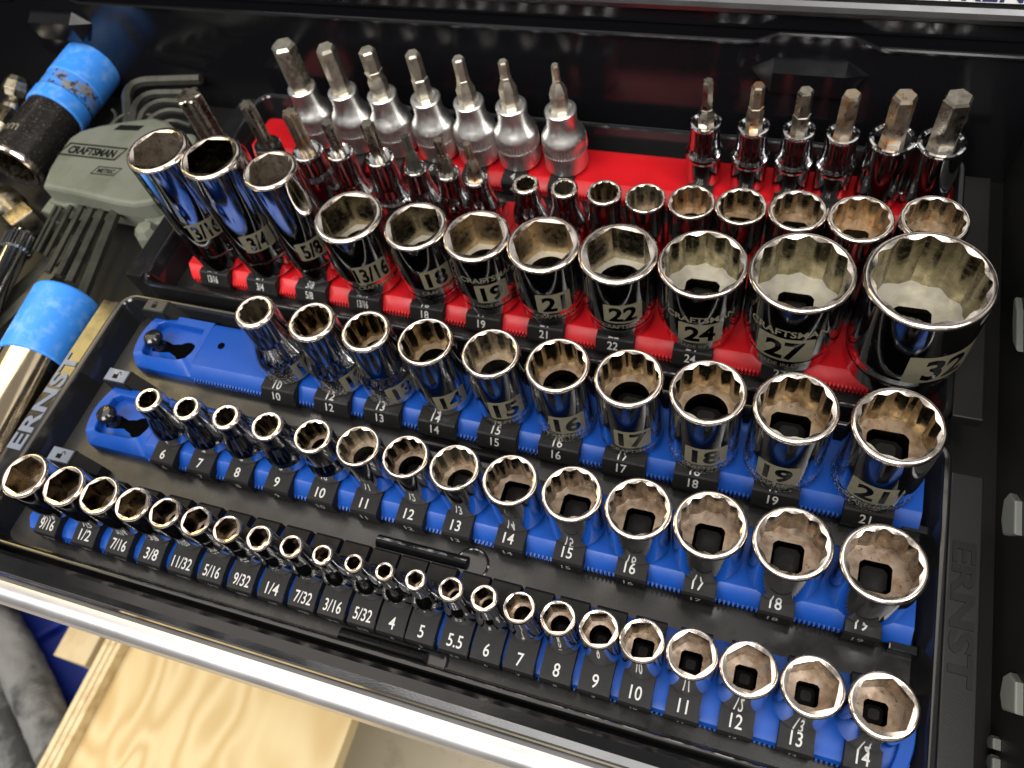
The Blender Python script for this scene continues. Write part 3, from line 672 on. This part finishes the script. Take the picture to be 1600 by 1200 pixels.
# front red row
GD = 'large sockets on the front red rail'
DL = {'13/16': 'long deep chrome socket etched 13/16, leftmost on the front red rail', '3/4': 'long deep chrome socket etched 3/4 between two deep sockets', '5/8': 'long deep chrome socket etched 5/8 with a slanted window glint', '13/16 ': 'shorter chrome six-point socket etched 13/16 beside the 18 socket', '18': 'narrowest of the short six-point sockets on the front red rail, etched 18', '19': 'chrome six-point socket etched 19 on the front red rail with rusty bore', '21': 'chrome six-point socket etched 21 on the front red rail with copper-brown bore', '22': 'clean chrome six-point socket etched 22, rightmost six-point one on the front red rail', '24': 'wide chrome twelve-point socket etched 24, right beside the six-point 22', '27': 'wide chrome twelve-point socket etched 27, just left of the largest socket', '32': 'largest chrome twelve-point socket at the right end of the front red rail'}
DP = {'13/16': (22, 33, 14.5, -.22, None), '3/4': (19, 30, 14.5, -.12, None), '5/8': (17, 28, 13, -.02, None), '13/16 ': (11, 22.5, 16, -.05, None), '18': (12.5, 24, 13.5, .1, None), '19': (10.5, 22, 14, .0, (25.2, 3.0)), '21': (11.5, 23.5, 14.5, .0, None), '22': (13.5, 25, 15.5, .02, None), '24': (10.5, 22.5, 17, .04, (25.3, 3.3)), '27': (11, 25, 21, -.02, (28.2, 3.6)), '32': (14, 30, 27, .85, None)}
for k, (n, x, d, H) in enumerate(D):
    six = n not in ('24', '27', '32')
    ap = d / 2 * (.73 if H > 50 else .75 if six else .79)
    z0, z1, wd, ta, br = DP[n]
    nm = n.strip()
    make_socket('deep_socket' if H > 50 else 'large_hex_socket' if six else 'large_twelve_point_socket', DL[n], 'socket', x, YD, DZ + .25, d, H, ap, 6 if six else 12, 24 if H > 50 else 18 if six else {'24': 18, '27': 21, '32': 25}[n], GD, base_d=None if H > 50 else min(d - .8, 26.5) if n not in ('27', '32') else {'27': 32, '32': 39}[n], foot=H < 50, text=nm, plate=(z0, z1, wd), taz=ta, brand=br, extra='MADE IN USA' if br else ('CRAFTSMAN' if n in ('18', '21', '22', '13/16 ') else None), hole_r=ap * .8 if six else None, square=12.9 if not six else None, mats=((RUSTBORE if n in ('21', '19') else LIGHTBORE if n in ('5/8', '13/16') else OLIVEBORE if n in ('24', '27', '32') else DARKBORE if n == '3/4' else BORE), STEPLIGHT), knurl=n in ('18', '21', '22'), rot=random.uniform(-.1, .12) + PI / 6 * 0, digit_xs=.62 if '/' in nm else .95)
# small sockets on the middle red rail
GE = 'small twelve-point sockets on the middle red rail'
ordn = ['first', 'second', 'third', 'fourth', 'fifth', 'sixth', 'seventh', 'eighth', 'ninth']
for k, (n, x, d, H) in enumerate(E_):
    ap = d / 2 * (.63 if d < 13 else .70 if d < 15 else .76)
    lab = f'{ordn[k]} from the left of nine small chrome twelve-point sockets behind the big red-rail sockets'
    make_socket('twelve_point_socket', lab, 'socket', x, YE, DZ + .25, d, H, ap, 12, 12, GE, base_d=max(d, 16.6), neck=(8, 18) if d < 13 else (9, 15) if d < 16 else None, hole_r=ap * .68, square=None if d < 20 else 9.7, mats=((RUSTBORE if k in (4, 7) else GREYBORE if k in (1, 3) else BORE),), rot=random.uniform(0, .5), groove=False)

# ------------------------------------------------------------------ bit sockets
def hexring(ap, z, N=6, rot=PI / 6):
    r = ap / math.cos(PI / 6); return [(r * math.cos(2 * PI * i / 6 + rot), r * math.sin(2 * PI * i / 6 + rot), z) for i in range(6)]
def hex_bit(mb, segs, rot, mi=0):
    """segs: list of (apothem, z); capped with a chamfered tip"""
    rings = [hexring(a, z, rot=rot) for a, z in segs]
    mb.ring_stack(rings, False, True, mi)
def star_bit(mb, r, z0, z1, mi=0, rot=0, N=48, tip=True):
    st = lambda k, z: [((r * k) * (.87 + .13 * math.cos(6 * 2 * PI * i / N)) * math.cos(2 * PI * i / N + rot), (r * k) * (.87 + .13 * math.cos(6 * 2 * PI * i / N)) * math.sin(2 * PI * i / N + rot), z) for i in range(N)]
    mb.ring_stack([st(1.0, z0), st(1, z1 - .6), st(.9, z1)], False, True, mi)
GF = 'satin hex bit sockets on the rearmost red rail'
bits = [(10, 10, 0), (8, 8, 0), (6.8, 7.8, 12), (6, 6.8, 13), (4.9, 7.6, 11), (3.9, 7.2, 13.5), (3.0, 7.0, 14)]
for k, (x, num) in enumerate(FB):
    af, lo, step = bits[k]
    t = thing('hex_bit_socket', f'satin silver hex bit socket marked {num}, {ordn[k]} from the left of seven along the back', 'hex bit socket', (x, YF, DZ + .25), GF)
    N = 80; mb = MB()
    pr = [(9.3, 0), (9.9, .5), (10.1, 1.2), (10.1, 10.2), (9.8, 10.6)]
    pr2 = [(10.2, 14.6), (10.3, 16.4), (10.2, 17.6), (9.75, 18.9), (8.9, 20.3), (7.95, 21.9), (7.3, 23.6), (7.0, 25.4), (6.95, 27), (6.95, 30.4), (7.2, 31.0), (7.25, 31.8), (6.8, 32.3), (5.4, 32.4), (5.2, 31.9), (3.0, 31.6)]
    circ = lambda r, z: [(r * math.cos(2 * PI * i / N), r * math.sin(2 * PI * i / N), z) for i in range(N)]
    mb.ring_stack([circ(*p) for p in support(pr)] + [circ(*p) for p in pr2])
    part('socket_body', mb, SATIN, t, sharp=40)
    kb = MB()
    kr = lambda z, g: [((10.6 - (1.1 if (i % 2) and g else .4 if not g else 0)) * math.cos(2 * PI * i / 88), (10.6 - (1.1 if (i % 2) and g else .4 if not g else 0)) * math.sin(2 * PI * i / 88), z) for i in range(88)]
    kb.ring_stack([kr(10.4, 0), kr(10.7, 1), kr(14.9, 1), kr(15.3, 0)])
    part('knurled_band', kb, SATIN, t, sharp=10)
    bt = MB(); rot = random.uniform(-.2, .2) + PI / 6; top = 56.3 - (k > 3) * .9
    if step == 0: segs = [(lo / 2, 31), (af / 2, top - 1.4), (af / 2 * .82, top)]
    elif k == 3: segs = [(lo / 2, 31), (lo / 2, 43), (af / 2, 43.4), (af / 2, top - 1), (af / 2 * .8, top)]
    else: segs = [(lo / 2, 31), (lo / 2, 31 + step * .75), (lo / 2 * .8, 31 + step * .95), (af / 2 * 1.08, 31 + step * 1.12), (af / 2 * 1.1, 31 + step * 1.2), (af / 2, 31 + step * 1.22), (af / 2, top - .7), (af / 2 * .8, top)]
    hex_bit(bt, segs, rot); part('hex_bit', bt, HEXSTEEL, t, sharp=20)
GG = 'chrome hex bit sockets on the rearmost red rail'
cb = [(4, 6.3, 5, CHROME, BLACKCHROME), (4.8, 6.0, 8, CHROME, RUSTY), (5.5, 5.9, 6, CHROME, BLACKCHROME), (6.35, 6.35, 0, CHROME, RUSTY), (8, 8, 0, CHROME, RUSTY), (9.5, 9.5, 0, CHROME, BLACKCHROME)]
cl = ['thin stepped tip, leftmost of six', 'rusty stepped tip, second of six', 'slim dark tip, third of six', 'pitted tip, fourth of six', 'worn copper-flecked tip, fifth of six', 'thickest dark tip, rightmost of six']
for k, (x, num) in enumerate(FC):
    af, lo, step, m1, m2 = cb[k]
    t = thing('hex_bit_socket', f'chrome hex bit socket with {cl[k]} at the back right', 'hex bit socket', (x, YF, DZ + .25), GG)
    if k < 4: pr = [(7.0, 0), (7.6, .6), (7.7, 13.5), (8.1, 14.8), (8.1, 16.2), (7.4, 17.6), (6.6, 20), (6.4, 23), (6.4, 30.6), (6.7, 31.5), (6.4, 32.3), (5.6, 32.4), (4.6, 31.7), (2.5, 31.6)]
    else: pr = [(8.5, 0), (9.2, .7), (9.3, 5), (9.1, 5.4), (9.3, 5.8), (9.3, 31.2), (8.9, 32.2), (8.0, 32.4), (7.0, 31.6), (3.5, 31.4)]
    part('socket_body', MB().lathe(pr, 48), m1, t, sharp=40)
    bt = MB(); rot = random.uniform(-.3, .3); top = (53.0, 52.6, 51.8, 51.6, 52.8, 53.8)[k]
    if step: segs = [(lo / 2, 31), (lo / 2, 31 + step), (af / 2 * 1.12, 31 + step + 1.8), (af / 2 * 1.15, 31 + step + 3), (af / 2, 31 + step + 3.2), (af / 2, top - .8), (af / 2 * .8, top)]
    else: segs = [(lo / 2, 31), (af / 2, top - 1.2), (af / 2 * .84, top)]
    hex_bit(bt, segs, rot); part('hex_bit', bt, m2, t, sharp=20)
GT = 'star-tipped bit sockets on the short red rail'
tl = ['big dull star bit standing behind the deep sockets, leftmost of its row', 'blackened star bit socket just right of the biggest star bit', 'chrome star bit socket with an orange rusty tip', 'chrome star bit socket with a ringed body right of the rusty-tipped one', 'chrome star bit socket with a ringed body and darker tapered tip, fifth in its row', 'slim chrome star bit socket with the black tip, third from the right', 'slim chrome star bit socket with a pale tip, second from the right', 'slim chrome star bit socket with a brownish tip, last on the right']
tp = [(15.0, 12.4, 58, BLACKCHROME), (12.8, 7.2, 55.8, BLACKCHROME), (14.6, 7.2, 53.7, RUSTY), (12.2, 5.4, 49.8, BLACKCHROME), (12.8, 6.3, 51.5, BLACKCHROME), (10.6, 3.6, 46.5, OXIDE), (10.8, 4.3, 46.2, BLACKCHROME), (11.2, 3.7, 45.6, RUSTY)]
for k, (n, x, h) in enumerate(TX):
    rd, td, top, m2 = tp[k]
    t = thing('star_bit_socket', tl[k], 'star bit socket', (x, YE, DZ + .25), GT)
    r = rd / 2
    if k in (3, 4): pr = [(7.4, 0), (7.9, .6), (8, 6), (8.4, 7.3), (8.4, 8.6), (7.6, 9.8), (6.9, 12), (r, 16), (r, h - 1), (r - .3, h - .2), (r - .9, h), (r - 1.6, h - .5), (1.5, h - .6)]
    elif k >= 5: pr = [(7.6, 0), (8.1, .6), (8.2, 6), (7.6, 10), (r + .3, 17), (r, 21), (r, h - 1), (r - .3, h - .2), (r - .9, h), (r - 1.5, h - .5), (1.2, h - .6)]
    elif k == 0: pr = [(10.5, 0), (11, .7), (11, 20), (10, 24), (7.6, h), (6.2, h + 4), (4.0, h + 4.4)]
    else: pr = [(7.8, 0), (8.2, .6), (8.2, 18), (r, 21), (r, h - 1), (r - .3, h - .2), (r - .9, h), (r - 1.9, h - .5), (1.5, h - .6)]
    part('socket_body', MB().lathe(pr, 48), CHROME if k != 1 else GLOSSBLK, t, sharp=40)
    bt = MB(); a0 = random.uniform(0, 1)
    if k == 0: star_bit(bt, td / 2, h + 2, top, 0, .3)
    elif k < 5:
        star_bit(bt, td / 2, h - .8, top, 0, a0)
    else:
        hex_bit(bt, [(3.0, h - .8), (3.0, h + 5), (2.4, h + 7.5), (td / 2 * .8, h + 10.5)], a0)
        star_bit(bt, td / 2, h + 10, top, 0, a0)
    part('star_bit', bt, m2, t, sharp=28)

# ------------------------------------------------------------------ left compartment
FLZ = -22.0
def lying(name, label, cat, p0, p1, group=None):
    """empty at p0 whose local +Z runs along p0->p1"""
    t = thing(name, label, cat, p0, group)
    t.rotation_euler = (Vector(p1) - Vector(p0)).to_track_quat('Z', 'Y').to_euler()
    return t
t = lying('impact_socket', 'black impact socket with a scuffed blue sleeve lying by the back wall', 'impact socket', (-311, 80, -1), (-310.5, 171, 1))
mb = MB().lathe([(10.5, 6), (10.8, 1), (13.4, .0), (14.6, .6), (15, 2), (15, 48), (14.4, 91), (12, 92), (.1, 92)], 56)
part('socket_body', mb, IMPACT, t, sharp=40)
st12 = [star_r(2 * PI * i / 72, 9.2, 6) for i in range(72)]
mb = MB().ring_stack([[(s * math.cos(2 * PI * i / 72), s * math.sin(2 * PI * i / 72), z) for i, s in enumerate(st12)] for z in (1.0, 22)], False, True)
part('bore', mb, BORE, t, sharp=28)
part('worn_highlight_lip', MB().lathe([(13.4, -.05), (14.7, .5), (15.15, 2), (15.12, 3.4), (15.0, 3.5)], 56), RIM, t, sharp=40)  # bright ring: worn metal plus the lip's highlight put into the colour
sl = part('sleeve', MB().lathe([(15.1, 41), (16.0, 41.3), (16.2, 42), (16.2, 50), (15.9, 50.6)], 56).lathe([(15.9, 62), (16.2, 62.6), (16.2, 88.5), (15.8, 89.5), (15.1, 89.8)], 56), SLEEVE, t, sharp=40)
part('scuffed_band', MB().lathe([(15.92, 50.6), (15.6, 51.2), (15.6, 53.5), (15.85, 54), (15.85, 61.4), (15.9, 62)], 56), SCUFF, sl, sharp=40)
lm = MB(); wrap_text(lm, '21mm', 6.5, 15.06, math.radians(62), 18, 1.0, 0, .01)
mtx = Matrix.Rotation(0, 4, 'Z')
part('lettering', lm, ETCH, t)
t = lying('chrome_impact_socket', 'warm chrome socket with a clean blue sleeve at the left edge', 'socket', (-211, -112, -3), (-225.3, 9, -3))
mb = MB().lathe([(10, 0), (13.8, 0), (14.4, .8), (14.4, 117), (13.4, 120), (12, 120.5), (.1, 120.5)], 56)
part('socket_body', mb, GOLDREFL, t, sharp=40)
part('sleeve', MB().lathe([(14.5, 84.5), (15.2, 84.8), (15.4, 85.5), (15.4, 119.2), (15, 120.2), (14.0, 120.8), (11, 121)], 56), SLEEVE, t, sharp=40)

# hex key holder
hk = thing('hex_key_holder', 'grey-green plastic hex key holder with printed badge lying left of the red rails', 'hex key holder', (0, 0, 0))
outl = [(-278.3, 67.4), (-265.2, 66.6), (-254.6, 66.0), (-241.7, 64.8), (-229.2, 63.6), (-218, 63.5), (-209.4, 66.5), (-203.1, 73), (-204.4, 85.2), (-210, 98), (-216, 109), (-222, 117), (-231.7, 122.6), (-241.9, 124.3), (-257.8, 119.6), (-271.7, 114.3), (-281.2, 109), (-284.6, 102.8), (-284.2, 91.2), (-282.6, 79.9)]
mb = MB().prism(outl, -6, 4, 0, None, 2.2)
part('holder_body', mb, HOLDER, hk, sharp=22)
inn = [(-281, 66), (-270, 64.5), (-262, 68), (-222, 66), (-212, 60), (-204, 64), (-206, 92), (-225, 116), (-240, 119), (-272, 110), (-281, 98)]
part('holder_base', MB().prism(inn, -18, -6.5, 0, None, 1), HOLDER, hk)
part('holder_lug', MB().box(-284, -277, 60, 74, -17, -8, bev=1.2), HOLDER, hk)
mb = MB().lathe([(4.6, -18), (7.2, -13), (6.4, -8), (4.2, -4.5), (.1, -4)], 7, 0, Matrix.Translation((-213, 57, 0)))
part('holder_lug', mb, HOLDER, hk, sharp=20)
part('holder_knob', MB().lathe([(6.5, -6), (6.6, 3), (6, 4.6), (4.5, 5.2), (.1, 5.3)], 28, 0, Matrix.Translation((-212, 108, 0))), HOLDER, hk)
bd = MB()
def frame_box(mb, cx_, cy_2, wdt, hgt, sk, lw, z, tilt):
    R_ = Matrix.Translation((cx_, cy_2, z)) @ Matrix.Rotation(tilt, 4, 'Z')
    o = [(-wdt / 2 - sk, -hgt / 2), (wdt / 2 - sk, -hgt / 2), (wdt / 2 + sk, hgt / 2), (-wdt / 2 + sk, hgt / 2)]
    i = [(x * (1 - 2 * lw / wdt), y * (1 - 2 * lw / hgt)) for x, y in o]
    mb.add([(x, y, 0) for x, y in o] + [(x, y, 0) for x, y in i], [[k, (k + 1) % 4, 4 + (k + 1) % 4, 4 + k] for k in range(4)], 0, R_)
    return R_
zt = 4.06
R_ = frame_box(bd, -263.5, 94.6, 38, 9.6, 1.6, 1.1, zt, .015); flat_text(bd, 'CRAFTSMAN', 5.2, .74, R_, 0, 0, .05)
R_ = frame_box(bd, -246.5, 82.5, 15, 5.8, 1.2, .7, zt, .03); flat_text(bd, 'METRIC', 2.8, .8, R_, 0, 0, .04)
bd.add([(-260.5, 111.4, zt), (-245.2, 112.8, zt), (-243.2, 117.0, zt), (-258.5, 115.6, zt)], [[0, 1, 2, 3]])
part('badge_print', bd, INK, hk)
ends = [(-271.0, 35.2), (-267.4, 34.2), (-260.9, 32.3), (-252.4, 23.4), (-244.9, 22.2), (-235.5, 19.1), (-222.9, 12.7)]
slots = [(-280.3, 80.4), (-276.0, 79.1), (-269.4, 77.7), (-262.2, 76.5), (-254.9, 75.7), (-247.5, 74.6), (-238.9, 73.4)]
bends = [(-269.5, 126.0), (-268.1, 129.3), (-236.1, 128.1), (-244.2, 134.3), (-253.8, 139.3), (-263.3, 143.4), (-276.2, 151.6)]
tips = [(-277.3, 131.3), (-248.5, 129.6), (-219.8, 124.6), (-223.1, 133.7), (-226.9, 141.1), (-228.5, 148.0), (-231.6, 158.4)]
rad = [0.9, 1.1, 1.4, 1.7, 2.0, 2.4, 2.9]
kn = ['thinnest', 'second thinnest', 'third thinnest', 'middle-sized', 'third thickest', 'second thickest', 'thickest']
for k in range(7):
    zz = -9.5 + rad[k]; zb = -1 + k * .5
    e, s, b, tp_ = (Vector((*p, 0)) for p in (ends[k], slots[k], bends[k], tips[k]))
    pts = [(e.x, e.y, zz), (s.x, s.y, zz)]
    d1 = (b - s).normalized(); d2 = (tp_ - b).normalized(); cr = min(4 + rad[k] * 3.2, (tp_ - b).length * .7)
    A0 = b - d1 * cr; A2 = b + d2 * cr
    pts.append((A0.x - d1.x * 14, A0.y - d1.y * 14, zz + (zb - zz) * .5))
    for q in range(7):
        u = q / 6; p = A0 * (1 - u) ** 2 + b * 2 * u * (1 - u) + A2 * u * u; pts.append((p.x, p.y, zb))
    pts.append((tp_.x, tp_.y, zb))
    o = part('hex_key', MB().tube(pts, rad[k], 6), OXIDE, None, sharp=20)
    o['label'] = f'{kn[k]} dark L-shaped hex key held in the grey-green holder'; o['category'] = 'hex key'; o['group'] = 'hex keys in the holder'
# flat bars and loose drive tools at the far left
for k, (pa, pb, wd, lb) in enumerate((((-249, 52), (-275, -40), 9, 'long flat dark steel bar lying left of the hex key tips'), ((-244, 30), (-262, -40), 5, 'narrow dark steel bar with a bluish edge beside the blue sleeve'))):
    a, b = Vector(pa), Vector(pb); d = (b - a).normalized(); n = Vector((-d.y, d.x)) * wd / 2
    a = a + Vector((-12, 0)); b = b + Vector((-12, 0))
    o = part('steel_bar', MB().prism([tuple(a + n), tuple(a - n), tuple(b - n), tuple(b + n)][::-1] if True else None, FLZ, FLZ + 6 + k * 3, 0, None, .7), OXIDE)
    o['label'] = lb; o['category'] = 'steel bar'
t = lying('extension_bar', 'bright chrome extension bar with a knurled collar at the left edge', 'extension bar', (-283, 44, -8), (-266, -30, -8))
part('bar_shaft', MB().lathe([(2, 0), (5.6, .5), (6.2, 2), (6.2, 80), (2, 80)], 32), CHROME, t)
kc = MB(); kr = lambda r, z, g: [((r - (.5 if i % 2 and g else 0)) * math.cos(2 * PI * i / 56), (r - (.5 if i % 2 and g else 0)) * math.sin(2 * PI * i / 56), z) for i in range(56)]
part('knurled_collar', kc.ring_stack([kr(6.3, 2, 0), kr(7.6, 3, 1), kr(7.6, 12, 1), kr(6.3, 13, 0)]), CHROME, t, sharp=10)
t = lying('drive_adapter', 'tarnished square drive adapter with rust spots lying below the black impact socket', 'drive adapter', (-301, 58, -10), (-284, 50, -9))
part('square_drive', MB().box(-6.3, 6.3, -6.3, 6.3, 6, 19, bev=1.4), DULLSTEEL, t, sharp=25)
part('adapter_body', MB().lathe([(4, -22), (9, -21), (9.4, -6), (7.5, 0), (6.2, 6.5)], 28), DULLSTEEL, t)
t = lying('universal_joint', 'small tarnished universal joint with a round ball beside the scuffed blue sleeve', 'universal joint', (-356, 132, -8), (-354, 148, 2))
part('joint_head', MB().lathe([(2, 4), (6.5, 6), (8, 10), (7, 15), (5.2, 18), (.1, 18.6)], 8), DULLSTEEL, t, sharp=30)
part('joint_fork', MB().lathe([(3, -24), (7.5, -23), (8, -4), (6, 2), (4, 5)], 24), BLACKCHROME, t)
t = lying('short_extension', 'short dull square-ended extension leaning against the scuffed blue sleeve', 'extension bar', (-352, 96, -9), (-347, 121, -4))
part('square_drive', MB().box(-4.8, 4.8, -4.8, 4.8, 20, 30, bev=1.2), DULLSTEEL, t, sharp=25)
part('bar_shaft', MB().lathe([(2, -40), (6, -39), (6.2, 10), (7.6, 12), (7.6, 19), (5, 21)], 28), DULLSTEEL, t)

# ------------------------------------------------------------------ below the drawer front
pb = thing('plywood_box', 'shallow plywood box with wavy golden grain on the floor below the drawer', 'plywood box', (0, 0, -412))
part('bottom_panel', MB().box(-395, -172, -620, 60, -18, 0, bev=.6), PLY, pb)
mb = MB(); 
for k, (xa, xb_, mi) in enumerate(((-412, -407, 0), (-407, -405.6, 1), (-405.6, -401, 0), (-401, -399.8, 1), (-399.8, -395.2, 0))): mb.box(xa, xb_, -620, 60, -60, 12 if mi == 0 else 11.2, mi)
part('side_board', mb, [PLYEDGE, PLYDARK], pb)
for k, (x, y) in enumerate(((-400, 40), (-190, 40), (-400, -600), (-190, -600))):
    part('leg', MB().box(x - 12, x + 12, y - 12, y + 12, -288, -18.5 if x > -300 else -60.5), PALEBLOCK, pb)
o = part('wood_block', MB().box(-455, -420, -128, -60, -470, -402, bev=1), PALEBLOCK); o['label'] = 'pale wooden block standing just left of the plywood box edge'; o['category'] = 'wood block'
part('block_post', MB().box(-452, -423, -120, -66, -700, -470.5), PALEBLOCK, o)
bb = thing('blue_bin', 'dark blue plastic tub on the floor at the lower left', 'plastic tub', (0, 0, -700))
part('tub_lid', MB().box(-760, -470, -420, 120, 170, 190, bev=6), BIN, bb)
mb = MB().extrude_x([(-3, 0), (3, 0), (3, 9), (-3, 9)], -150, 150)
o2 = part('lid_ridge', mb, BIN, bb, loc=(-580, -130, 190), rz=math.radians(48))
part('tub_body', MB().prism([(-745, -405), (-485, -405), (-485, 105), (-745, 105)], 0, 169, 0, None, 0), BIN, bb)
def cloth_roll(label, p0, p1, r, seed):
    P0, P1 = Vector(p0), Vector(p1); d = (P1 - P0).normalized(); a = d.cross(Vector((0, 0, 1))).normalized(); b = a.cross(d); mb = MB(); rings = []
    for i in range(200):
        u = i / 199; c = P0.lerp(P1, u); ring = []
        for k in range(36):
            th = 2 * PI * k / 36
            rr = r * (1 + .16 * noise.noise(Vector((u * 5, math.cos(th) * 1.3 + seed, math.sin(th) * 1.3))) + .05 * noise.noise(Vector((u * 22, math.cos(th) * 3, math.sin(th) * 3 + seed))) + .022 * math.sin(u * 330))
            if i in (0, 199): rr *= .7
            ring.append(tuple(c + (a * math.cos(th) + b * math.sin(th)) * rr))
        rings.append(ring)
    o = part('cloth_roll', mb.ring_stack(rings, True, True), CLOTH, None, sharp=80); o['label'] = label; o['category'] = 'cloth roll'; return o
cloth_roll('rolled grey woven cloth with dark patches on the blue tub', (-637, -84, -472), (-452, -199, -472), 20, 1.3)
cloth_roll('paler grey cloth roll lying in front of the dark-patched one', (-655, -116, -480), (-472, -228, -480), 18, 7.7)
